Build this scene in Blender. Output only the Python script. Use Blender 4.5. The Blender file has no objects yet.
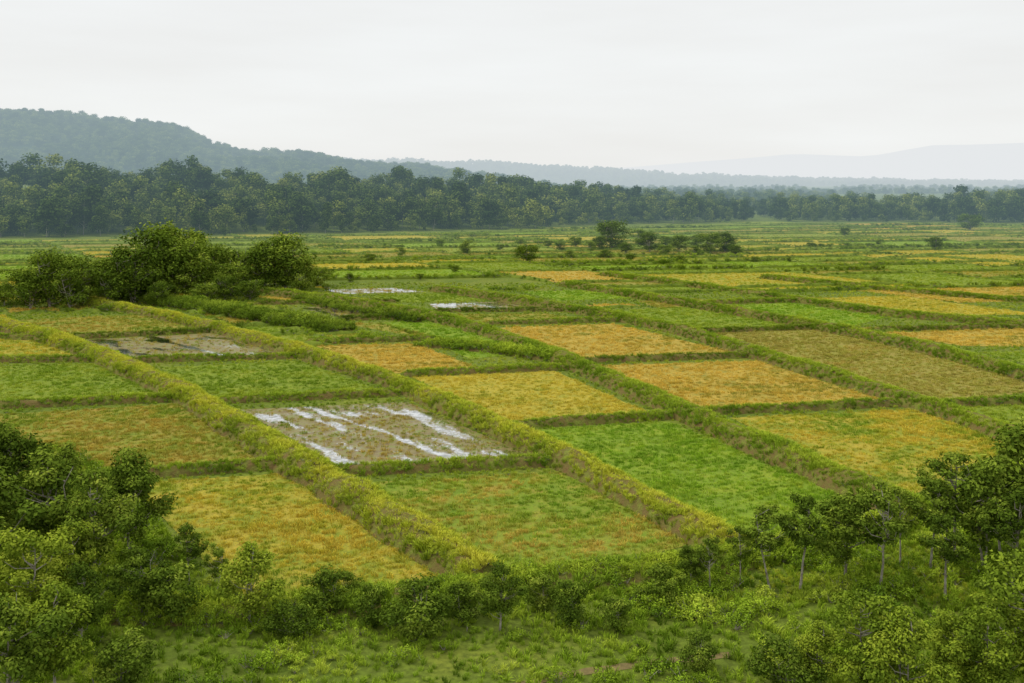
import bpy, math, random
import numpy as np
from mathutils import Vector
R=np.random.default_rng(7); random.seed(7)
sc=bpy.context.scene
H=28.12; FPX=995.6
# ---------------------------------------------------------------- image pixels to ground
# Image pixels projected from the viewpoint (28 m above the plain): each pixel becomes a ground position
# found from its image column and row, returned in metres on the flat plain z=0.
def P(a,b):
    Y=28000.0/(b-178.0); return np.array([(a-512.0)*Y/FPX, Y])
def PL(l): return np.array([P(*p) for p in l])

# ---------------------------------------------------------------- noise
_perm=R.random((256,256))
def vnoise(x,y,s=1.0,o=0):
    x=np.asarray(x,float)/s+o*17.3+1000; y=np.asarray(y,float)/s+o*9.1+1000
    xi=np.floor(x).astype(int); yi=np.floor(y).astype(int); fx=x-xi; fy=y-yi
    fx=fx*fx*(3-2*fx); fy=fy*fy*(3-2*fy)
    a=_perm[xi%256,yi%256];b=_perm[(xi+1)%256,yi%256];c=_perm[xi%256,(yi+1)%256];d=_perm[(xi+1)%256,(yi+1)%256]
    return (a*(1-fx)+b*fx)*(1-fy)+(c*(1-fx)+d*fx)*fy
def fbm(x,y,s,o=0,n=3):
    t=0;a=.5;tot=0
    for i in range(n): t=t+a*vnoise(x,y,s/2**i,o+i); tot+=a; a*=.6
    return t/tot

# ---------------------------------------------------------------- materials
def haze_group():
    g=bpy.data.node_groups.new("painted_haze","ShaderNodeTree")  # haze painted on as a glow mixed into every material, growing with distance
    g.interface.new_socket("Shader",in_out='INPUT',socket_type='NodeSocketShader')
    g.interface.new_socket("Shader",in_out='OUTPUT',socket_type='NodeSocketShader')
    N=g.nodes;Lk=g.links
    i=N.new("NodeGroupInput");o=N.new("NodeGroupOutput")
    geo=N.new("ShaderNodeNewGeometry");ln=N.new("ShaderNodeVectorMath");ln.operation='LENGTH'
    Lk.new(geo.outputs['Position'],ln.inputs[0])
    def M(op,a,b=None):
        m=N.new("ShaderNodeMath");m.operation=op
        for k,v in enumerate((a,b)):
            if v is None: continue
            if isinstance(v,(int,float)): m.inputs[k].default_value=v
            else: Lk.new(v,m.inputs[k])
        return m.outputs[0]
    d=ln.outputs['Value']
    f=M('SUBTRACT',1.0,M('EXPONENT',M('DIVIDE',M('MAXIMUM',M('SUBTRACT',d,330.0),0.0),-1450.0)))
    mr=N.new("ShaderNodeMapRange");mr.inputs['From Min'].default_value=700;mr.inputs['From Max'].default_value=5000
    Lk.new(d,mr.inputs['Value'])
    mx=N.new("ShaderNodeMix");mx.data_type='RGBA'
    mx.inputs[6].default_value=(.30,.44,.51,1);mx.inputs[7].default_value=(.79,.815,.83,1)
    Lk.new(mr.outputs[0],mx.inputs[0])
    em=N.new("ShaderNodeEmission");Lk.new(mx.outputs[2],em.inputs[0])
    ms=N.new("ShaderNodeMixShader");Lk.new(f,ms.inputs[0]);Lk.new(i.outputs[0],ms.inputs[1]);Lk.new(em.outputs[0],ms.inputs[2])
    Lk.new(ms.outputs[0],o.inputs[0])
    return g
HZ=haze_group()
class Mat:
    def __init__(s,name):
        s.m=bpy.data.materials.new(name);s.m.use_nodes=True;s.N=s.m.node_tree.nodes;s.L=s.m.node_tree.links
        s.N.clear();s.out=s.N.new("ShaderNodeOutputMaterial")
    def n(s,t,**k):
        x=s.N.new(t)
        for a,b in k.items(): setattr(x,a,b)
        return x
    def l(s,a,b): s.L.new(a,b)
    def finish(s,sh):
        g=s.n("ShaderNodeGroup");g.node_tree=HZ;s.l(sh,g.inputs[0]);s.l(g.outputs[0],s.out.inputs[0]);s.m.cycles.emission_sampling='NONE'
        return s.m
    def noise(s,scale,detail=4,vec=None,rough=.6):
        x=s.n("ShaderNodeTexNoise");x.inputs['Scale'].default_value=scale;x.inputs['Detail'].default_value=detail;x.inputs['Roughness'].default_value=rough
        if vec is None:
            ge=s.n("ShaderNodeNewGeometry");vec=ge.outputs['Position']
        s.l(vec,x.inputs['Vector']);return x.outputs['Fac']
    def ramp(s,fac,stops):
        r=s.n("ShaderNodeValToRGB");e=r.color_ramp.elements
        while len(e)<len(stops): e.new(.5)
        for k,(p,c) in enumerate(stops): e[k].position=p;e[k].color=(*c,1)
        s.l(fac,r.inputs[0]);return r.outputs[0]
    def mix(s,f,a,b,bt='MIX'):
        m=s.n("ShaderNodeMix",data_type='RGBA',blend_type=bt)
        for k,v in ((0,f),(6,a),(7,b)):
            if isinstance(v,(int,float)): m.inputs[k].default_value=v
            elif isinstance(v,tuple): m.inputs[k].default_value=(*v,1)
            else: s.l(v,m.inputs[k])
        return m.outputs[2]
    def diffuse(s,col,rough=.9,bump=None,bs=.3):
        p=s.n("ShaderNodeBsdfPrincipled");p.inputs['Roughness'].default_value=rough;p.inputs['Specular IOR Level'].default_value=.15
        s.l(col,p.inputs['Base Color'])
        if bump is not None:
            b=s.n("ShaderNodeBump");b.inputs['Strength'].default_value=bs;b.inputs['Distance'].default_value=.2;s.l(bump,b.inputs['Height']);s.l(b.outputs[0],p.inputs['Normal'])
        return p.outputs[0]

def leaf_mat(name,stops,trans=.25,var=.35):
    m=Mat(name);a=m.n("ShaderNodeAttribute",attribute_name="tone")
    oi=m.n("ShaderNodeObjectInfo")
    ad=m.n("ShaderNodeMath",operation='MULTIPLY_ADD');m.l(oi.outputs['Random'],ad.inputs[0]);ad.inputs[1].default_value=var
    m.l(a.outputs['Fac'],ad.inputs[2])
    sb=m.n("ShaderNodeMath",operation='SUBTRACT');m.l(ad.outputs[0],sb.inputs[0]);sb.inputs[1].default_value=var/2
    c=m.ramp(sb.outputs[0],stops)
    d=m.n("ShaderNodeBsdfDiffuse");m.l(c,d.inputs[0])
    if trans<=0: return m.finish(d.outputs[0])
    t=m.n("ShaderNodeBsdfTranslucent");m.l(c,t.inputs[0])
    x=m.n("ShaderNodeMixShader");x.inputs[0].default_value=trans;m.l(d.outputs[0],x.inputs[1]);m.l(t.outputs[0],x.inputs[2])
    return m.finish(x.outputs[0])
def tint_mat(name):
    m=Mat(name);a=m.n("ShaderNodeAttribute",attribute_name="tone")
    t=m.n("ShaderNodeAttribute",attribute_name="tint",attribute_type='INSTANCER')
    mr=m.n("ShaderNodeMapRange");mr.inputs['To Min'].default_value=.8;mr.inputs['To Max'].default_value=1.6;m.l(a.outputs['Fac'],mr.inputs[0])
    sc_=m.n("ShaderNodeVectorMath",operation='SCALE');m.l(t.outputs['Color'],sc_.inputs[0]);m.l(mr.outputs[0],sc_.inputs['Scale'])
    d=m.n("ShaderNodeBsdfDiffuse");m.l(sc_.outputs[0],d.inputs[0])
    return m.finish(d.outputs[0])
m=Mat("bark");BARK=m.finish(m.diffuse(m.ramp(m.noise(3,5),[(.3,(.19,.16,.12)),(.7,(.50,.46,.38))])))
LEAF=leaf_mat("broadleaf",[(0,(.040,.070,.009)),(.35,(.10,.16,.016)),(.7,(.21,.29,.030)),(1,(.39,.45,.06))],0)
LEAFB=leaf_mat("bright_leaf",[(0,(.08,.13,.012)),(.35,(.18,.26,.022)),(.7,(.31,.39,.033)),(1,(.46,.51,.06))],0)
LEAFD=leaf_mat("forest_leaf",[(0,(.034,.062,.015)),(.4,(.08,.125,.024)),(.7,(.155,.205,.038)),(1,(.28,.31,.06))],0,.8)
TINT=tint_mat("grass_blades")

# ---------------------------------------------------------------- mesh helpers
def mk(name,V,F,mats,mi=None,tone=None,smooth=False):
    me=bpy.data.meshes.new(name);me.from_pydata([tuple(v) for v in V],[],[tuple(f) for f in F])
    for a in mats: me.materials.append(a)
    if mi is not None: me.polygons.foreach_set('material_index',np.asarray(mi,dtype=np.int32))
    if tone is not None:
        at=me.attributes.new('tone','FLOAT','POINT');at.data.foreach_set('value',np.asarray(tone,dtype=np.float32))
    if smooth: me.polygons.foreach_set('use_smooth',np.ones(len(me.polygons),dtype=bool))
    me.update();return me
def obj(name,me,loc=(0,0,0),rz=0,s=1):
    o=bpy.data.objects.new(name,me);o.location=loc;o.rotation_euler=(0,0,rz)
    o.scale=(s,s,s) if not isinstance(s,tuple) else s
    sc.collection.objects.link(o);return o

def tube(V,F,pts,rad,n=5):
    base=len(V);pts=[np.array(p,float) for p in pts]
    for i,p in enumerate(pts):
        d=pts[min(i+1,len(pts)-1)]-pts[max(i-1,0)];d/=np.linalg.norm(d)+1e-9
        a=np.cross(d,[0,1,0.2]);a/=np.linalg.norm(a)+1e-9;b=np.cross(d,a)
        for k in range(n):
            t=2*math.pi*k/n;V.append(p+rad[i]*(a*math.cos(t)+b*math.sin(t)))
    for i in range(len(pts)-1):
        for k in range(n):
            F.append((base+i*n+k,base+i*n+(k+1)%n,base+(i+1)*n+(k+1)%n,base+(i+1)*n+k))
def norm(a): return a/(np.linalg.norm(a,axis=1,keepdims=True)+1e-9)
def leaves(rng,C,Rr,n,size,flat=.7,aspect=.5,shell=.45):
    """diamond leaves through clumps C with radii Rr"""
    w=Rr**2;w/=w.sum();k=rng.choice(len(C),n,p=w)
    u=norm(rng.normal(size=(n,3)));r=rng.random(n)**shell
    off=u*(r*Rr[k]*(0.8+.5*rng.random(n)))[:,None];off[:,2]*=flat
    p=C[k]+off
    nn=norm(u*.8+np.array([0,0,.7])+rng.normal(size=(n,3))*.55)
    t=norm(np.cross(nn,rng.normal(size=(n,3))));b=np.cross(nn,t)
    L=size*(.6+.8*rng.random(n))[:,None]
    V=np.stack([p-t*L*.5,p+b*L*aspect*.5+nn*L*.05,p+t*L*.5,p-b*L*aspect*.5+nn*L*.05],1).reshape(-1,3)
    ct=rng.random(len(C))
    tone=np.clip(.42*ct[k]+.33*rng.random(n)+.16*(u[:,2]*r)+.08,0,1)  # random clump and leaf tone, plus slight painted shading: clump tops lighter
    return V,np.repeat(tone,4)
def tree(name,seed,h=7,w=5,bare=.25,nc=26,nl=6500,ls=.2,mat=None,trunk=.12,flat=.7,cr=(.13,.22),top=1.0,multi=1,sides=5,aspect=.5,shell=.45):
    rng=np.random.default_rng(seed);mat=mat or LEAF
    V=[];F=[]
    ch=h*(1-bare);cz=h*bare+ch*.5
    C=[]
    while len(C)<nc:
        q=rng.uniform(-1,1,3)
        if np.linalg.norm(q)>1 or np.linalg.norm(q)<.35: continue
        zz=q[2]; taper=1-(.35*top)*max(zz,0)-(.3)*max(-zz,0)
        C.append([q[0]*w*.42*taper*(1+.35*rng.normal()*.5),q[1]*w*.42*taper*(1+.35*rng.normal()*.5),cz+zz*ch*.43])
    C=np.array(C);Rr=w*rng.uniform(cr[0],cr[1],len(C))
    for mm in range(multi):
        lean=rng.normal(size=2)*.05*h
        if multi>1: lean=rng.normal(size=2)*.14*h
        zt=h*.86
        tp=[];N=6
        wob=rng.normal(size=(N+1,2))*.012*h
        for i in range(N+1):
            f=i/N;tp.append(np.array([lean[0]*f+wob[i,0]*f,lean[1]*f+wob[i,1]*f,zt*f-.15]))
        rad=[trunk*h/7*(1.25 if i==0 else 1)*(1-.85*i/N)/(1 if multi==1 else 1.4) for i in range(N+1)]
        tube(V,F,tp,rad,sides+1)
        sel=[i for i in range(len(C)) if i%multi==mm]
        for i in sel:
            c=C[i];z0=min(max(c[2]-.35*np.hypot(c[0],c[1])-.08*h,h*bare*.7),zt*.95)
            f=(z0+.15)/zt*N;i0=int(min(f,N-1));a=tp[i0]+(tp[i0+1]-tp[i0])*(f-i0)
            mid=(a+c)/2+np.array([0,0,-.03*h])+rng.normal(size=3)*.02*h
            r0=trunk*h/7*.42
            tube(V,F,[a,mid,c+np.array([0,0,Rr[i]*.3])],[r0,r0*.6,r0*.2],max(3,sides-1))
    nv=len(V);nf=len(F)
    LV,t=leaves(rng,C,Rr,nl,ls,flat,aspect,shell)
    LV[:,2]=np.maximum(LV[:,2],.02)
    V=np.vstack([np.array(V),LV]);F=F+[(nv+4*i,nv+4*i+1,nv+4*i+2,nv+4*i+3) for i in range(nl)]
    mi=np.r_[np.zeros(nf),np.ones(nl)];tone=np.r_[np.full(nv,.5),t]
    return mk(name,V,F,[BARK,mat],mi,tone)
def bush(name,seed,h=1.2,w=1.6,nl=500,ls=.14,nc=9,mat=None):
    rng=np.random.default_rng(seed);mat=mat or TINT
    C=np.c_[rng.normal(size=(nc,2))*w*.24,rng.uniform(.25,.72,nc)*h];Rr=rng.uniform(.2,.34,nc)*w*.8
    V=[];F=[]
    for c in C: tube(V,F,[(c[0]*.1,c[1]*.1,-.05),(c[0]*.5,c[1]*.5,c[2]*.5),c],[.03*h,.02*h,.008*h],3)
    nv=len(V);nf=len(F);LV,t=leaves(rng,C,Rr,nl,ls,.75)
    LV[:,2]=np.maximum(LV[:,2],.01)
    V=np.vstack([np.array(V),LV]);F=F+[(nv+4*i,nv+4*i+1,nv+4*i+2,nv+4*i+3) for i in range(nl)]
    return mk(name,V,F,[BARK,mat],np.r_[np.zeros(nf),np.ones(nl)],np.r_[np.full(nv,.5),t])
def tuft(name,seed,n=26,h=1.0,spread=.45,wid=.05,lean=.4):
    rng=np.random.default_rng(seed);V=[];F=[];T=[]
    for i in range(n):
        a=rng.random()*6.283;r=spread*rng.random()**.6*.6;bx,by=r*math.cos(a),r*math.sin(a)
        d=a+rng.normal()*.6;l=lean*(.3+rng.random());hh=h*(.55+.45*rng.random())
        q=rng.random()*3.14;px,py=wid*.5*math.cos(q),wid*.5*math.sin(q)
        b=len(V);mx,my=bx+math.cos(d)*l*.35*hh,by+math.sin(d)*l*.35*hh
        V+=[(bx-px,by-py,-.03),(bx+px,by+py,-.03),(mx+px*.9,my+py*.9,hh*.6),(mx-px*.9,my-py*.9,hh*.6),(bx+math.cos(d)*l*hh,by+math.sin(d)*l*hh,hh*(1-.25*l))]
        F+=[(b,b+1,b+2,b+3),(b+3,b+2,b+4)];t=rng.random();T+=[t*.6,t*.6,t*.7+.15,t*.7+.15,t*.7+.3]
    return mk(name,V,F,[TINT],None,T)

def scatter(name,pts,rot,scl,tint,kind,protos):
    """one named object: points carrying instances of the given plant meshes"""
    pts=np.asarray(pts,float);n=len(pts)
    me=bpy.data.meshes.new(name);me.vertices.add(n);me.vertices.foreach_set('co',pts.astype(np.float32).ravel())
    def at(nm,ty,arr,fld):
        a=me.attributes.new(nm,ty,'POINT');a.data.foreach_set(fld,np.ascontiguousarray(arr).ravel())
    at('rotv','FLOAT_VECTOR',np.asarray(rot,np.float32),'vector');at('sclv','FLOAT_VECTOR',np.asarray(scl,np.float32),'vector')
    at('tint','FLOAT_COLOR',np.c_[tint,np.ones(n)].astype(np.float32),'color');at('kind','INT',np.asarray(kind,np.int32),'value')
    o=obj(name,me)
    g=bpy.data.node_groups.new(name+"_nodes",'GeometryNodeTree')
    g.interface.new_socket("Geometry",in_out='INPUT',socket_type='NodeSocketGeometry');g.interface.new_socket("Geometry",in_out='OUTPUT',socket_type='NodeSocketGeometry')
    N=g.nodes;Lk=g.links;gi=N.new('NodeGroupInput');go=N.new('NodeGroupOutput');J=N.new('GeometryNodeJoinGeometry')
    def na(nm,ty):
        x=N.new('GeometryNodeInputNamedAttribute');x.data_type=ty;x.inputs[0].default_value=nm;return x.outputs[0]
    rv=na('rotv','FLOAT_VECTOR');sv=na('sclv','FLOAT_VECTOR');kv=na('kind','INT')
    er=N.new('FunctionNodeEulerToRotation');Lk.new(rv,er.inputs[0])
    for k,pm in enumerate(protos):
        po=bpy.data.objects.new(name+"_plant",pm)
        oi=N.new('GeometryNodeObjectInfo');oi.inputs[0].default_value=po;oi.inputs['As Instance'].default_value=True
        cp=N.new('FunctionNodeCompare');cp.data_type='INT';cp.operation='EQUAL'
        ii=[s for s in cp.inputs if s.type=='INT'];Lk.new(kv,ii[0]);ii[1].default_value=k
        ip=N.new('GeometryNodeInstanceOnPoints')
        Lk.new(gi.outputs[0],ip.inputs['Points']);Lk.new(cp.outputs[0],ip.inputs['Selection']);Lk.new(oi.outputs['Geometry'],ip.inputs['Instance'])
        Lk.new(er.outputs[0],ip.inputs['Rotation']);Lk.new(sv,ip.inputs['Scale']);Lk.new(ip.outputs[0],J.inputs[0])
    Lk.new(J.outputs[0],go.inputs[0])
    md=o.modifiers.new("instances",'NODES');md.node_group=g
    return o
def rotz(n,tilt=.12): return np.c_[R.normal(size=n)*tilt,R.normal(size=n)*tilt,R.random(n)*6.283]
def pal(cols,f):
    cols=np.array(cols);x=np.clip(f,0,.9999)*(len(cols)-1);i=x.astype(int);t=(x-i)[:,None];return cols[i]*(1-t)+cols[i+1]*t

# ---------------------------------------------------------------- terrain
def front(x): return np.interp(x,[-700,-420,-247,-106,5,60,165,330,450,900],[440,455,467,500,549,600,640,615,600,600])
def rise(x,y):
    fr=front(x)
    amp=np.interp(x,[-700,-247,0,170,330,900],[27,20,11,1,3,5])
    t=np.clip((y-fr-10)/120,0,1);return amp*t*t*(3-2*t)
ys=np.r_[np.arange(-200,40,40),np.arange(40,100,4),np.arange(100,420,20),np.arange(420,820,12),np.arange(820,2000,80),np.arange(2000,30001,1400)]
xs=np.r_[-24000,-12000,-6000,-3000,-1800,np.arange(-1200,-640,80),np.arange(-640,-120,20),np.arange(-120,120,8),np.arange(120,700,20),np.arange(700,1300,80),1800,3000,6000,12000,24000]
XX,YY=np.meshgrid(xs,ys);ZZ=rise(XX,YY)
V=np.c_[XX.ravel(),YY.ravel(),ZZ.ravel()];nx=len(xs)
F=[(j*nx+i,j*nx+i+1,(j+1)*nx+i+1,(j+1)*nx+i) for j in range(len(ys)-1) for i in range(nx-1)]
m=Mat("grassy_ground")
c=m.ramp(m.noise(.08,6),[(.3,(.11,.17,.018)),(.5,(.18,.24,.028)),(.7,(.27,.29,.04))])
c=m.mix(m.ramp(m.noise(1.7,5),[(.42,(0,0,0)),(.62,(.8,.8,.8))]),c,(.09,.12,.016))
GRND=m.finish(m.diffuse(c,.95,m.noise(3,5),.6))
obj("ground",mk("ground",V,F,[GRND],smooth=True))

# ---------------------------------------------------------------- plant prototypes
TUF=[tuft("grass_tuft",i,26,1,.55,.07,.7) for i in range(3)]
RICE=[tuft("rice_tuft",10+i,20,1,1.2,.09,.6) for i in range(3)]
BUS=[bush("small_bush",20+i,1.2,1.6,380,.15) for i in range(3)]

# ---------------------------------------------------------------- fields
PALS=dict(
 orange=[(.30,.31,.05),(.50,.39,.065),(.60,.43,.07),(.64,.48,.10)],
 yellow=[(.34,.37,.045),(.54,.46,.055),(.62,.50,.065)],
 green=[(.17,.26,.022),(.25,.35,.028),(.35,.40,.04)],
 lime=[(.18,.31,.022),(.26,.40,.028),(.37,.45,.04)],
 mixed=[(.17,.26,.025),(.28,.33,.035),(.40,.34,.055),(.46,.34,.06)],
 fresh=[(.17,.29,.022),(.25,.36,.03),(.33,.37,.04),(.50,.38,.07)],
 brown=[(.28,.27,.05),(.41,.34,.075),(.33,.34,.05),(.46,.36,.08)],
 gold=[(.20,.31,.025),(.34,.38,.035),(.52,.44,.05),(.58,.45,.06)])
def field_mat(name,cols,sc1=.35):
    m=Mat(name);n1=m.noise(sc1,5);n2=m.noise(4.5,5)
    st=[(.3+.4*i/(len(cols)-1),tuple(np.array(c)*.9)) for i,c in enumerate(cols)]
    c=m.ramp(n1,st);c=m.mix(m.ramp(n2,[(.42,(0,0,0)),(.7,(.6,.6,.6))]),c,(.14,.12,.035))
    return m.finish(m.diffuse(c,.95,n2,.6))
FM={k:field_mat("crop_"+k,v) for k,v in PALS.items()}
m=Mat("flooded_mud")
w=m.n("ShaderNodeAttribute",attribute_name="wet");nn=m.noise(3.2,9,rough=.8)
a=m.n("ShaderNodeMath",operation='MULTIPLY_ADD');m.l(nn,a.inputs[0]);a.inputs[1].default_value=1.2;m.l(w.outputs['Fac'],a.inputs[2])
sub=m.n("ShaderNodeMapRange");sub.inputs['From Min'].default_value=1.01;sub.inputs['From Max'].default_value=1.14;m.l(a.outputs[0],sub.inputs[0])
mud=m.diffuse(m.ramp(m.noise(.9,6),[(.3,(.17,.12,.05)),(.5,(.27,.22,.08)),(.65,(.22,.27,.05))]),.38,nn,.5)
gl=m.n("ShaderNodeBsdfGlossy");gl.inputs['Roughness'].default_value=.08
m.l(m.ramp(m.noise(1.1,5),[(.35,(.50,.51,.50)),(.6,(.90,.91,.91))]),gl.inputs[0])
x=m.n("ShaderNodeMixShader");m.l(sub.outputs[0],x.inputs[0]);m.l(mud,x.inputs[1]);m.l(gl.outputs[0],x.inputs[2])
FLOOD=m.finish(x.outputs[0])

def bil(q,s,t):
    s=s[:,None];t=t[:,None];return (q[0]*(1-s)+q[1]*s)*(1-t)+(q[3]*(1-s)+q[2]*s)*t
def area(q):
    x,y=q[:,0],q[:,1];return abs(np.dot(x,np.roll(y,-1))-np.dot(y,np.roll(x,-1)))/2
def inside(q,x,y):
    sg=[]
    for i in range(4):
        a=q[i];b=q[(i+1)%4];sg.append((b[0]-a[0])*(y-a[1])-(b[1]-a[1])*(x-a[0]))
    sg=np.array(sg);return (sg>0).all(0)|(sg<0).all(0)
rice=dict(p=[],s=[],c=[])
def wetf(s,t,seed,ex=0):
    s=s+.07*(fbm(s*6,t*6,1.3,seed+8)-.5)
    w=.34*np.exp(-((s-.40-.22*t)/.032)**2)+.24*np.exp(-((s-.86)/.07)**2)*(t>.2)+.22*np.exp(-((t-.12-.1*s)/.06)**2)+.20*np.exp(-((s-.07)/.06)**2)+.12*np.exp(-((t-.9)/.04)**2)
    w+=.85*(fbm(s*14,t*7,1.1,seed)-.5)
    return w+.25+ex
def field(q,kind,dens,hh=.34,z=.03):
    q=np.asarray(q)
    wet=kind=='flooded'
    n=60 if wet else 10;m_=80 if wet else 10
    s,t=np.meshgrid(np.linspace(0,1,m_+1),np.linspace(0,1,n+1));s=s.ravel();t=t.ravel();p=bil(q,s,t)
    zz=np.full(len(p),z);ex=0 if q[:,1].mean()<150 else (.05 if q[:,1].mean()<190 else .15)
    F=[(j*(m_+1)+i,(j+1)*(m_+1)+i,(j+1)*(m_+1)+i+1,j*(m_+1)+i+1) for j in range(n) for i in range(m_)]
    me=mk("rice_field",np.c_[p,zz],F,[FLOOD if wet else FM[kind]])
    seed=len(rice['p'])
    if wet:
        at=me.attributes.new('wet','FLOAT','POINT');at.data.foreach_set('value',wetf(s,t,seed,ex).astype(np.float32))
    obj("flooded_rice_field" if wet else "rice_field",me)
    A=area(q);N=int(A*dens*(.5 if wet else 1));s=R.random(N);t=R.random(N)
    Lv=np.linalg.norm(q[3]-q[0]);rows=max(4,int(Lv/.85));ri=np.floor(t*rows);tr=(ri+.5+R.normal(size=N)*.2)/rows
    p=bil(q,s,np.clip(tr,.005,.995))
    f=fbm(p[:,0],p[:,1],7,seed)*.62+fbm(p[:,0]*.25,ri*.85,1.0,seed+3,2)*.42-.03+R.normal(size=N)*.06
    f=(f-.5)*2.4+.55
    keep=(vnoise(p[:,0]*.5,p[:,1],1.1,seed+5)+R.random(N)*.6)>.27
    if wet: keep&=wetf(s,t,seed,ex)<.48
    col=pal(PALS['mixed' if wet else kind],f)*(.84+.32*R.random(N))[:,None]*(.86+.28*vnoise(ri,ri*0,1,seed+2))[:,None]
    sc_=hh*(.75+.5*R.random(N))*(.75+.5*vnoise(p[:,0],p[:,1],4,seed))*(.8 if wet else 1)
    rice['p'].append(np.c_[p,np.full(N,z)][keep]);rice['s'].append(sc_[keep]);rice['c'].append(col[keep])
FIELDS=[([(131,484),(291,473),(437,577),(250,610)],'gold'),([(-120,422),(180,404),(266,459),(-120,484)],'mixed'),([(-100,370),(105,363),(168,397),(-100,409)],'green'),
([(-100,341),(30,340),(82,357),(-100,361)],'gold'),([(20,320),(142,315),(208,330),(75,338)],'mixed'),([(86,340),(235,332),(288,357),(148,363)],'flooded'),
([(160,368),(298,361),(391,394),(230,402)],'green'),([(240,410),(407,402),(541,460),(350,472)],'flooded'),([(362,483),(573,472),(702,543),(513,584)],'fresh'),
([(315,346),(414,344),(478,368),(393,374)],'orange'),([(410,377),(552,370),(655,416),(525,427)],'yellow'),([(537,430),(668,422),(866,502),(728,552)],'lime'),
([(383,323),(445,319),(538,353),(470,359)],'lime'),([(500,328),(612,324),(735,353),(580,361)],'orange'),([(592,366),(758,361),(890,403),(713,412)],'orange'),
([(730,418),(910,410),(1025,443),(905,499)],'gold'),([(703,334),(820,329),(1060,388),(950,403)],'brown'),([(588,313),(680,307),(790,325),(700,332)],'green'),
([(960,408),(1060,403),(1100,425),(1050,438)],'green'),([(882,333),(1060,328),(1100,348),(960,346)],'orange'),([(728,306),(790,303),(885,318),(850,327)],'lime'),
([(800,299),(900,296),(1045,315),(898,315)],'yellow'),([(850,290),(1030,287),(1060,300),(960,303)],'orange'),([(428,304),(520,301),(562,310),(440,311)],'flooded'),
([(300,308),(370,304),(412,318),(350,320)],'flooded'),([(258,297),(330,295),(380,301),(290,303)],'orange'),([(370,296),(450,293),(500,300),(400,303)],'green'),
([(520,292),(600,290),(645,298),(560,301)],'lime'),([(-330,372),(-110,372),(-110,407),(-400,415)],'gold'),([(1110,405),(1250,402),(1300,440),(1130,440)],'yellow'),
([(640,302),(700,299),(725,304),(660,309)],'mixed'),([(345,324),(380,323),(465,345),(440,342)],'mixed'),([(450,315),(540,313),(610,322),(500,326)],'mixed'),([(980,352),(1100,352),(1160,372),(1060,374)],'green'),([(320,290),(395,288),(425,292),(345,294)],'flooded')]
QS=[]
for q,k in FIELDS:
    q=PL(q);Yc=q[:,1].mean();QS.append(q)
    field(q,k,4.8 if Yc<115 else (3.0 if Yc<160 else 1.5),.29 if Yc<115 else (.31 if Yc<160 else .38))

# ---------------------------------------------------------------- levees
m=Mat("levee_earth");c=m.ramp(m.noise(1.2,5),[(.3,(.20,.125,.05)),(.5,(.18,.16,.04)),(.7,(.22,.27,.04))])
LEVM=m.finish(m.diffuse(c,.95,m.noise(4,4),.8))
m=Mat("levee_turf");c=m.ramp(m.noise(.5,6),[(.3,(.09,.14,.014)),(.7,(.22,.28,.03))])
LEVT=m.finish(m.diffuse(c,.95))
lv=dict(p=[],s=[],c=[],k=[])
def resample(pl,step):
    d=np.r_[0,np.cumsum(np.linalg.norm(np.diff(pl,axis=0),axis=1))];n=max(3,int(d[-1]/step));u=np.linspace(0,d[-1],n)
    x=np.interp(u,d,pl[:,0]);y=np.interp(u,d,pl[:,1])
    for _ in range(4):
        x[1:-1]=(x[:-2]+2*x[1:-1]+x[2:])/4;y[1:-1]=(y[:-2]+2*y[1:-1]+y[2:])/4
    return np.c_[x,y],u
GY=[(.16,.23,.022),(.30,.37,.03),(.43,.47,.042),(.50,.49,.052)];GG=[(.12,.20,.016),(.22,.32,.024),(.34,.42,.035)];GD=[(.07,.12,.011),(.14,.21,.018),(.24,.31,.03)]
FARL=[[],[]]
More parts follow.
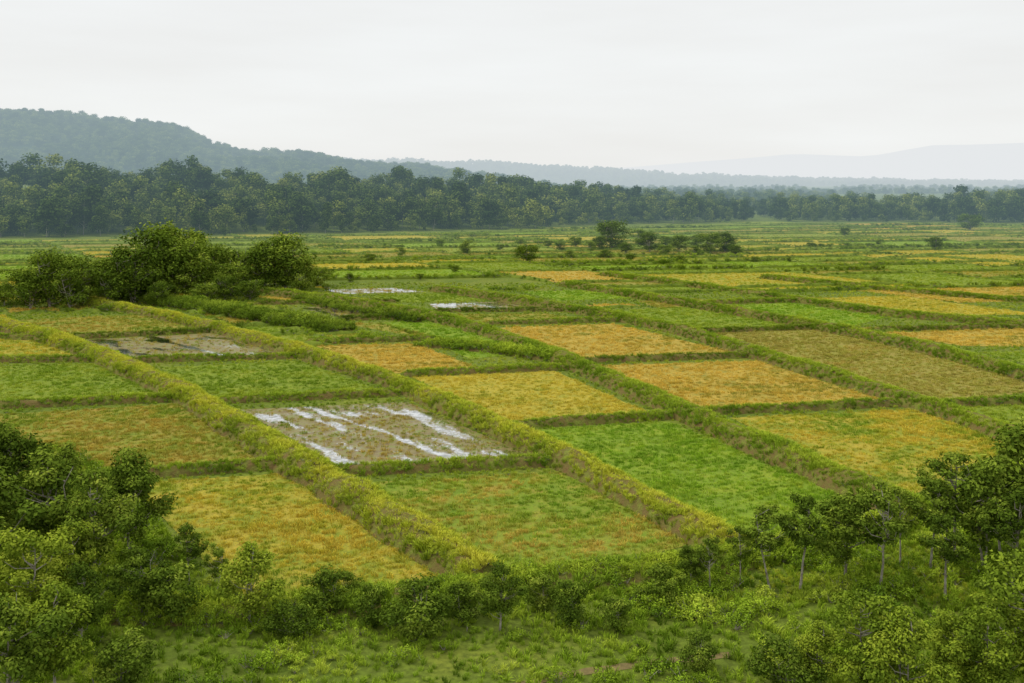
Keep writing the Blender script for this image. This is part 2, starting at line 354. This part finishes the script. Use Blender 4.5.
def levee(pl,w,h,cols,dens,bush_f=.25,ts=.6,mesh=True,far=False):
    p,u=resample(np.asarray(pl),max(.8,w*.4) if not far else 4);d=np.gradient(p,axis=0);d/=np.linalg.norm(d,axis=1,keepdims=True);nr=np.c_[-d[:,1],d[:,0]]
    wob=1+.35*(vnoise(u,u*0,5,len(lv['p']))-.5);prof=[-1,-.75,-.4,0,.4,.75,1];pz=[0,.5,.88,1,.88,.5,0]
    ht=np.minimum(1,np.minimum(u,u[-1]-u)/1.8) # ends slope down to the ground
    V=[];K=len(prof)
    for i in range(len(p)):
        for a,b in zip(prof,pz):
            o=a*w*.5*wob[i];V.append((p[i,0]+nr[i,0]*o,p[i,1]+nr[i,1]*o,b*h*wob[i]*ht[i]*(.85+.3*random.random())-.02))
    b0=len(FARL[0]) if far else 0
    F=[(b0+i*K+k,b0+(i+1)*K+k,b0+(i+1)*K+k+1,b0+i*K+k+1) for i in range(len(p)-1) for k in range(K-1)]
    if far: FARL[0].extend(V);FARL[1].extend(F)
    elif mesh: obj("earth_levee",mk("earth_levee",V,F,[LEVM],smooth=True))
    Ln=u[-1];N=int(Ln*w*dens);uu=R.random(N)*Ln;a=R.uniform(-.98,.98,N)
    ip=uu/Ln*(len(p)-1);i=np.clip(ip.astype(int),0,len(p)-2);f=(ip-i)[:,None]
    c=p[i]*(1-f)+p[i+1]*f;nn=nr[i];q=c+nn*(a*w*.5*wob[i])[:,None];z=h*wob[i]*ht[i]*np.interp(np.abs(a),[0,.4,.75,1],[1,.88,.5,0])*.9
    keep=~((a<-.84)&(R.random(N)<.6)&(w>3.6))&((vnoise(q[:,0],q[:,1],1.6,4)+R.random(N)*.7)>.12)
    tv=fbm(q[:,0],q[:,1],4,11)*1.3-.05+R.normal(size=N)*.08+.6*(.45-np.abs(a))  # shade painted into the tint: flank tufts darker, crest tufts lighter
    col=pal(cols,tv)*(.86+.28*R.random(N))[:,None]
    isb=R.random(N)<bush_f
    s=ts*(.75+.5*R.random(N))*(.7+.6*vnoise(q[:,0],q[:,1],2.6,9));s=np.where(isb,s*.8,s)
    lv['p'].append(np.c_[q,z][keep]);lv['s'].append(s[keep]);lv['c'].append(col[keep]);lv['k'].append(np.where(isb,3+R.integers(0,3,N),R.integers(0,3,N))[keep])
MAIN=[([(-300,290),(-90,312),(0,327),(50,340),(105,360),(190,400),(295,466),(370,512),(440,556),(485,582)],4.4,1.5,GY),
([(60,300),(150,315),(215,330),(300,355),(395,385),(430,401),(500,432),(570,465),(640,503),(735,556)],4.0,1.5,GY),
([(250,292),(340,303),(430,318),(500,338),(572,366),(683,415),(775,457),(880,502),(920,520)],4.2,1.55,GG),
([(430,290),(540,306),(620,320),(690,335),(750,355),(835,380),(905,403),(960,420),(1030,447),(1100,480)],3.8,1.45,GG),
([(560,285),(700,308),(780,322),(860,337),(940,355),(1030,380),(1120,408)],3.6,1.45,GG),
([(600,275),(700,288),(800,302),(900,317),(1030,327),(1150,340)],3.3,1.2,GG),([(760,278),(880,290),(1030,303),(1150,312)],3.2,1.1,GG)]
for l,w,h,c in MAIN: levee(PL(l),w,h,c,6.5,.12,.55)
CROSS=[([(-330,364),(-150,363),(105,361)],GG),([(-330,418),(-150,414),(185,400)],GG),([(-150,500),(130,478),(293,466)],GG),([(-150,336),(50,340)],GG),([(50,340),(215,332)],GD),
([(105,363),(300,358)],GG),([(195,404),(400,395)],GG),([(300,476),(568,464)],GG),([(300,344),(440,340)],GG),([(395,377),(572,369)],GG),([(490,429),(683,417)],GG),
([(480,325),(640,321)],GG),([(572,363),(755,357)],GD),([(683,415),(905,405)],GG),([(690,333),(850,328)],GD),([(930,406),(1120,401)],GG),([(700,304),(800,302)],GG),([(870,331),(1130,326)],GD),
([(330,321),(440,317)],GD),([(430,312),(580,311)],GD),([(250,305),(400,302)],GD)]
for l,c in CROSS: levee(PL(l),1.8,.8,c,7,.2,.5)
levee(PL([(100,294),(180,306),(250,318),(345,333)]),6,.9,GD,2.6,.85,1.7)
levee(PL([(300,300),(345,312),(420,322)]),3,.8,GD,2.2,.7,1.3)
levee(PL([(420,345),(500,352),(560,362)]),3.5,.8,GG,3,.6,1.1)
BOT=[(-200,612),(100,612),(250,616),(485,592),(600,580),(735,562),(920,518),(1060,462),(1200,430)]
levee(PL(BOT),3.6,.6,GG,5,.4,.8)

# ---------------------------------------------------------------- distant patchwork of small fields
dU=np.array([-.56,.83]);dV=np.array([.985,.17])
FV={k:[[],[]] for k in PALS}
names=['green']*3+['lime']*3+['fresh']*2+['mixed']*2+['yellow','yellow','gold','gold','gold','orange','brown']
def patch(p0,p1,qa,qb,wr,lr,ymin,ymax,g,dn):
    pp=p0;c0=list(QS)
    while pp<p1:
        wd=R.uniform(*wr);q0=qa+R.uniform(0,25)
        while q0<qb:
            ln=R.uniform(*lr)*R.choice([.7,1,1.5])
            c=np.array([dU*a+dV*b for a,b in ((q0+ln-g,pp+g),(q0+ln-g,pp+wd-g),(q0+g,pp+wd-g),(q0+g,pp+g))]);cc=c.mean(0)
            ok=c[:,1].min()>ymin and c[:,1].max()<ymax and cc[1]<front(cc[0])-14 and abs(cc[0])<cc[1]*.62+25
            if ok:
                tx,ty=bil(c,*[k.ravel() for k in np.meshgrid(np.linspace(0,1,5),np.linspace(0,1,5))]).T
                for Q in c0:
                    if inside(Q,tx,ty).any() or inside(c,Q[:,0],Q[:,1]).any(): ok=False;break
            if ok:
                QS.append(c)
                k=names[R.integers(len(names))];b=len(FV[k][0]);FV[k][0]+=[(x,y,.015) for x,y in c];FV[k][1].append((b+3,b+2,b+1,b))
                N=int(wd*ln*(dn if cc[1]<380 else dn*.3));s=R.random(N);t=R.random(N);p=bil(c,s,t)
                f=fbm(p[:,0],p[:,1],9,3)+R.normal(size=N)*.12+.12;rice['p'].append(np.c_[p,np.full(N,.02)]);rice['s'].append(R.uniform(.3,.5,N));rice['c'].append(pal(PALS[k],f)*(.9+.3*R.random(N))[:,None])
                e=[dU*a+dV*b for a,b in ((q0+ln,pp),(q0,pp),(q0,pp+wd))];cl=GD if R.random()<.5 else GG;w=R.uniform(1.1,2.0)
                levee(np.array([e[0],e[1]]),w,.75,cl,.9,.4,.6,False,True)
                levee(np.array([e[1],e[2]]),w,.75,cl,1.1,.4,R.choice([.5,.6,1.1]),False,True)
            q0+=ln
        pp+=wd
patch(-250,1050,170,900,(22,70),(13,28),205,900,.9,.5)
patch(-150,200,120,420,(9,15),(7,13),140,262,.6,.9)
for k,(V,F) in FV.items():
    if V: obj("distant_rice_fields",mk("distant_rice_fields",V,F,[FM[k]]))
obj("distant_levees",mk("distant_levees",FARL[0],FARL[1],[LEVT],smooth=True))
# rough grass on everything between the crops
N=50000;y=66+200*R.random(N)**1.3;x=R.uniform(-1,1,N)*(y*.56+12)
out=np.ones(N,bool)
for Q in QS: out&=~inside(Q,x,y)
x,y=x[out],y[out];n=len(x)
lv['p'].append(np.c_[x,y,np.zeros(n)]);lv['s'].append(R.uniform(.3,.55,n)*(.6+.002*y));lv['c'].append(pal([GG[0],GG[1],GY[1],GY[2]],fbm(x,y,9,21)*1.4-.2+R.normal(size=n)*.1));lv['k'].append(np.where(R.random(n)<.1,3+R.integers(0,3,n),R.integers(0,3,n)))
p=np.vstack(rice['p']);n=len(p);s=np.concatenate(rice['s']);NR=n
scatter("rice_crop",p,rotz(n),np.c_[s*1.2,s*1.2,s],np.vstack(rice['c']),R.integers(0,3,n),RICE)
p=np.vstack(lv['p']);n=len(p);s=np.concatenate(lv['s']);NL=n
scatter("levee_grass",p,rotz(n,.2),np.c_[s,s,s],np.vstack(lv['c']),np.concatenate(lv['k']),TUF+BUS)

# ---------------------------------------------------------------- foreground undergrowth
bl=PL(BOT)
def ybot(x): return np.interp(x,bl[:,0],bl[:,1])
N=28000;x=R.uniform(-48,62,N);y=R.uniform(40,110,N)
left=PL([(60,440),(130,478),(190,545),(250,612)])[::-1]
xl=np.interp(y,left[:,1],left[:,0])
ok=((y<ybot(x)-.5)|((x<xl-1)&(y<104)))
x,y=x[ok],y[ok];n=len(x)
pa=fbm(x,y,5,31);mid=np.exp(-((x+6)/13)**2)*(y<62)
isb=R.random(n)<np.clip((pa-.5)*1.6+.12-.35*mid,0.02,.6)
cols=pal([(.10,.17,.014),(.19,.29,.020),(.29,.40,.03),(.40,.47,.05)],fbm(x,y,3,40)*1.7-.4+.15*mid+R.normal(size=n)*.1)*(.8+.4*R.random(n))[:,None]
PT=PL([(500,690),(560,676),(640,664),(730,655)])
pth=np.abs(y-np.interp(x,PT[:,0],PT[:,1]))<.3
keep=~(pth&(x>-2)&(x<12)&(R.random(n)<.75))
s=R.uniform(.3,.75,n)*(.6+.8*pa)*(1-.35*mid);s=np.where(isb,s*1.3,s)
scatter("undergrowth",np.c_[x,y,np.zeros(n)][keep],rotz(n,.2)[keep],np.c_[s,s,s][keep],cols[keep],np.where(isb,3+R.integers(0,3,n),R.integers(0,3,n))[keep],TUF+BUS)
pp_,u_=resample(PT,.5)
V=[]
for i,q in enumerate(pp_): V+=[(q[0],q[1]-.3-.15*random.random(),.02),(q[0],q[1]+.3+.15*random.random(),.02)]
F=[(2*i,2*i+2,2*i+3,2*i+1) for i in range(len(pp_)-1)]
m=Mat("dirt");DIRT=m.finish(m.diffuse(m.ramp(m.noise(2,5),[(.3,(.16,.13,.05)),(.7,(.28,.21,.09))]),.95))
obj("dirt_path",mk("dirt_path",V,F,[DIRT]))

# ---------------------------------------------------------------- trees
BR=[tree("broadleaf",100+i,7,5.4,.15,40,8500,.23,multi=(1,2,1)[i],cr=(.08,.165),mat=LEAF,trunk=.11) for i in range(3)]
BRB=[tree("broadleaf_bright",140+i,7,5.6,.12,40,8500,.23,multi=(2,1)[i],cr=(.08,.165),mat=LEAFB,trunk=.11) for i in range(2)]
TALL=[tree("slender",110+i,7,3.5,.36,24,3400,.2,trunk=.09,cr=(.09,.17)) for i in range(3)]
SHR=[tree("shrub",120+i,3,3.8,.02,24,4200,.17,trunk=.08,multi=3,cr=(.10,.18)) for i in range(3)]
MID=[tree("mid",130+i,10,9.5,.0,38,5000,.42,multi=2,cr=(.10,.2),top=.6) for i in range(3)]
T=[(15,540,118),(50,575,130),(95,590,125),(130,560,112),(-20,600,150),(25,640,115),(55,690,110),(5,720,140),(80,650,90),(120,690,60),(215,605,65),(190,590,75),(250,625,85),(140,620,80),
(330,615,50),(375,625,45),(420,635,60),(500,630,70),(575,625,48),(290,640,45),(460,620,40),(620,630,35),(700,670,40),
(710,595,68),(740,585,64),(770,590,90),(800,590,108),(845,580,90),(880,592,115),(930,570,104),(955,560,116),(985,575,125),(1010,590,118),(1035,560,150),(820,690,70),(870,705,115),(905,725,120),(990,710,110),(1015,640,90),(955,695,85),(785,690,60),(1040,700,150),(900,565,84),(-60,560,150),(-90,640,150),(1090,600,150),
(60,520,80),(0,480,60),(170,620,60),(345,600,35),(660,605,45),(545,612,38),(690,590,50),(945,600,95),(1000,560,105),(70,610,90),(865,655,60)]
bright={5,6,34,35,36,37,39,41,12,55,56}
for i,(u,v,hp) in enumerate(T):
    q=P(u,v);h=hp*q[1]/FPX
    if hp<=62 and v>595 and i!=56: me=SHR[i%3];s=h/3.0;nm="shrub"
    elif i in (10,11,23,24,25,26,28,29,30,32,42,53,54): me=TALL[i%3];s=h/7;nm="slender_tree"
    elif i in bright: me=BRB[i%2];s=h/7;nm="broadleaf_tree"
    else: me=BR[i%3];s=h/7;nm="broadleaf_tree"
    obj(nm,me,(q[0],q[1],0),R.random()*6.28,(s*R.uniform(.9,1.15),s*R.uniform(.9,1.15),s))
TM=[(50,308,58),(85,306,50),(120,300,52),(150,300,70),(135,303,60),(175,298,60),(195,296,58),(215,292,50),(245,290,48),(285,290,56),(265,292,48),(30,309,46),(70,309,40),(110,306,34),(230,296,40),(300,292,34),(160,306,26),(205,303,24),(165,285,62),(185,282,56),(65,300,54),(275,285,48),(225,300,26),(250,300,24),(-20,300,40),(5,306,24),
(612,249,34),(650,252,20),(680,252,18),(710,253,24),(725,252,20),(600,250,15),(527,262,20),(467,254,14),(935,250,14),(970,230,19),(640,245,16),(575,248,12),(560,250,9),(590,252,11),(625,254,12),(665,255,12),(695,256,10),(735,256,12),(548,247,8),(695,247,12),(665,247,12),(370,262,10),(400,256,9),(845,236,9),(755,262,7),(790,262,6),
(420,280,7),(455,272,8),(350,282,9),(330,276,8),(500,250,7),(520,244,6),(630,262,8),(680,262,8),(570,258,8),(605,258,9),(318,286,22),(880,246,7),(810,248,6),(440,246,8)]
for i,(u,v,hp) in enumerate(TM):
    q=P(u,v);h=hp*q[1]/FPX;s=h/10;wq=1.25 if hp>25 else 1.6
    obj("round_tree" if hp>18 else "bush",MID[i%3],(q[0],q[1],0),R.random()*6.28,(s*wq,s*wq,s*1.06))

# ---------------------------------------------------------------- distant forest, hills
FT=[tree("forest_tree",200+i,20,(13,16,11,14)[i],.02,11,1300,1.15,mat=LEAFD,trunk=.05,cr=(.17,.27),sides=3,flat=.85,aspect=.75,top=.7,shell=.25) for i in range(4)]
pts=[];sc_=[]
for x in np.arange(-430,620,8.5):
    for r in range(13):
        xx=x+R.normal()*3;yy=front(xx)+r*10+R.normal()*3+6*float(vnoise(xx,0,40,3))
        if 160<xx<176: continue
        pts.append((xx,yy,float(rise(xx,yy))-.3));hs=np.interp(xx,[-430,-200,0,170,330,620],[1.0,.98,.98,.7,.85,.85])
        e=R.uniform(.6,1.2)*(.7+.55*float(vnoise(xx,yy,22,2)))*(1.2 if R.random()<.06 else 1)*(.5 if r==0 and R.random()<.6 else 1);sc_.append(hs*e)
n=len(pts);s=np.array(sc_);ww=R.uniform(.85,1.25,n)
scatter("distant_forest",pts,rotz(n,.03),np.c_[s*ww,s*ww,s],np.ones((n,3))*.1,R.integers(0,4,n),FT)

m=Mat("wooded_hill");HILL=m.finish(m.diffuse(m.ramp(m.noise(.02,6),[(.3,(.04,.08,.025)),(.7,(.08,.13,.035))]),.95))
def hill(name,xk,zk,y0,depth,step,rough,nt,ts,name2):
    xs=np.arange(xk[0],xk[-1]+1,step);ts_=np.linspace(0,1,15)
    def hz(x,t):
        b=np.interp(x,xk,zk);prof=np.sin(np.clip(t,0,1)*math.pi)**.85
        return (b*prof*(1+rough*(fbm(x,t*depth,step*5,5)-.5)))-2
    X,Tt=np.meshgrid(xs,ts_);Z=hz(X,Tt);V=np.c_[X.ravel(),(y0+Tt*depth).ravel(),Z.ravel()];k=len(xs)
    F=[(j*k+i,j*k+i+1,(j+1)*k+i+1,(j+1)*k+i) for j in range(len(ts_)-1) for i in range(k-1)]
    obj(name,mk(name,V,F,[HILL],smooth=True))
    if nt:
        x=R.uniform(xk[0],xk[-1],nt);t=R.uniform(.03,.58,nt);z=hz(x,t)
        s=ts*R.uniform(.6,1.25,nt)*(.6+.8*vnoise(x,t*depth,60,1))
        scatter(name2,np.c_[x,y0+t*depth,z-2],rotz(nt,.03),np.c_[s*1.4,s*1.4,s],np.ones((nt,3))*.1,R.integers(0,4,nt),FT)
hill("hill",[-1700,-1200,-823,-694,-662,-582,-533,-501,-437,-389,-292,-180,-60,80],[105,122,128,124,114,104,98,79,63,55,51,43,25,3],1250,700,20,.12,7500,.85,"hill_forest")
hill("ridge",[-2600,-1200,-640,-300,24,265,566,868,1400,2600],[60,85,84,80,70,54,36,22,14,12],2900,700,40,.15,9000,.7,"ridge_forest")
hill("mountain",[-9000,-3000,0,1157,2200,3055,3900,4628,6500,11000],[150,160,110,135,220,300,270,380,420,280],9600,2600,200,.12,0,1,"")
pts=[];sc_=[]
for y0,x0,x1,st in ((900,150,800,7),(1150,100,1000,8),(1500,-100,1200,9),(2000,0,1600,11)):
    for x in np.arange(x0,x1,st):
        for r in range(3):
            if vnoise(x,y0,70,7)>.3: pts.append((x+R.normal()*3,y0+r*14+R.normal()*5+40*float(vnoise(x,0,200,y0/100)),-.3));sc_.append(R.uniform(.5,.9))
n=len(pts);s=np.array(sc_);scatter("distant_tree_belt",pts,rotz(n,.03),np.c_[s*1.3,s*1.3,s],np.ones((n,3))*.1,R.integers(0,4,n),FT)

# ---------------------------------------------------------------- sky, sun, camera
el,rot=math.radians(52),math.radians(-68)
w=bpy.data.worlds.new("World");sc.world=w;w.use_nodes=True;N=w.node_tree.nodes;Lk=w.node_tree.links
w.cycles.sampling_method='NONE'
bg=N['Background'];bg.inputs[1].default_value=.1
sky=N.new("ShaderNodeTexSky");sky.sky_type='NISHITA';sky.sun_disc=False;sky.sun_elevation=el;sky.sun_rotation=rot
tc=N.new("ShaderNodeTexCoord");mp=N.new("ShaderNodeMapping");mp.inputs['Scale'].default_value=(1,1,7);Lk.new(tc.outputs['Generated'],mp.inputs[0])
no=N.new("ShaderNodeTexNoise");no.inputs['Scale'].default_value=2.2;no.inputs['Detail'].default_value=6;Lk.new(mp.outputs[0],no.inputs[0])
cr=N.new("ShaderNodeValToRGB");cr.color_ramp.elements[0].position=.3;cr.color_ramp.elements[0].color=(.80,.80,.785,1);cr.color_ramp.elements[1].position=.7;cr.color_ramp.elements[1].color=(.875,.89,.885,1)
Lk.new(no.outputs['Fac'],cr.inputs[0])
ml=N.new("ShaderNodeVectorMath");ml.operation='SCALE';ml.inputs['Scale'].default_value=10.7;Lk.new(cr.outputs[0],ml.inputs[0])
mx=N.new("ShaderNodeMix");mx.data_type='RGBA';mx.inputs[0].default_value=.94;Lk.new(sky.outputs[0],mx.inputs[6]);Lk.new(ml.outputs[0],mx.inputs[7]);Lk.new(mx.outputs[2],bg.inputs[0])
sl=bpy.data.lights.new("sun",'SUN');sl.energy=1.5;sl.angle=math.radians(10);sl.color=(1,.93,.80)
so=bpy.data.objects.new("sun",sl);sc.collection.objects.link(so)
dv=Vector((math.sin(rot)*math.cos(el),math.cos(rot)*math.cos(el),math.sin(el)));so.rotation_euler=dv.to_track_quat('Z','Y').to_euler()
cd=bpy.data.cameras.new("camera");cd.lens=35;cd.sensor_width=36;cd.shift_y=-163.5/1024;cd.clip_start=.5;cd.clip_end=60000
co=bpy.data.objects.new("camera",cd);co.location=(0,0,H);co.rotation_euler=(math.radians(90),0,0);sc.collection.objects.link(co);sc.camera=co
sc.view_settings.view_transform='Standard';sc.view_settings.look='None';sc.view_settings.exposure=0
print("COUNTS rice",NR,"levee",NL)
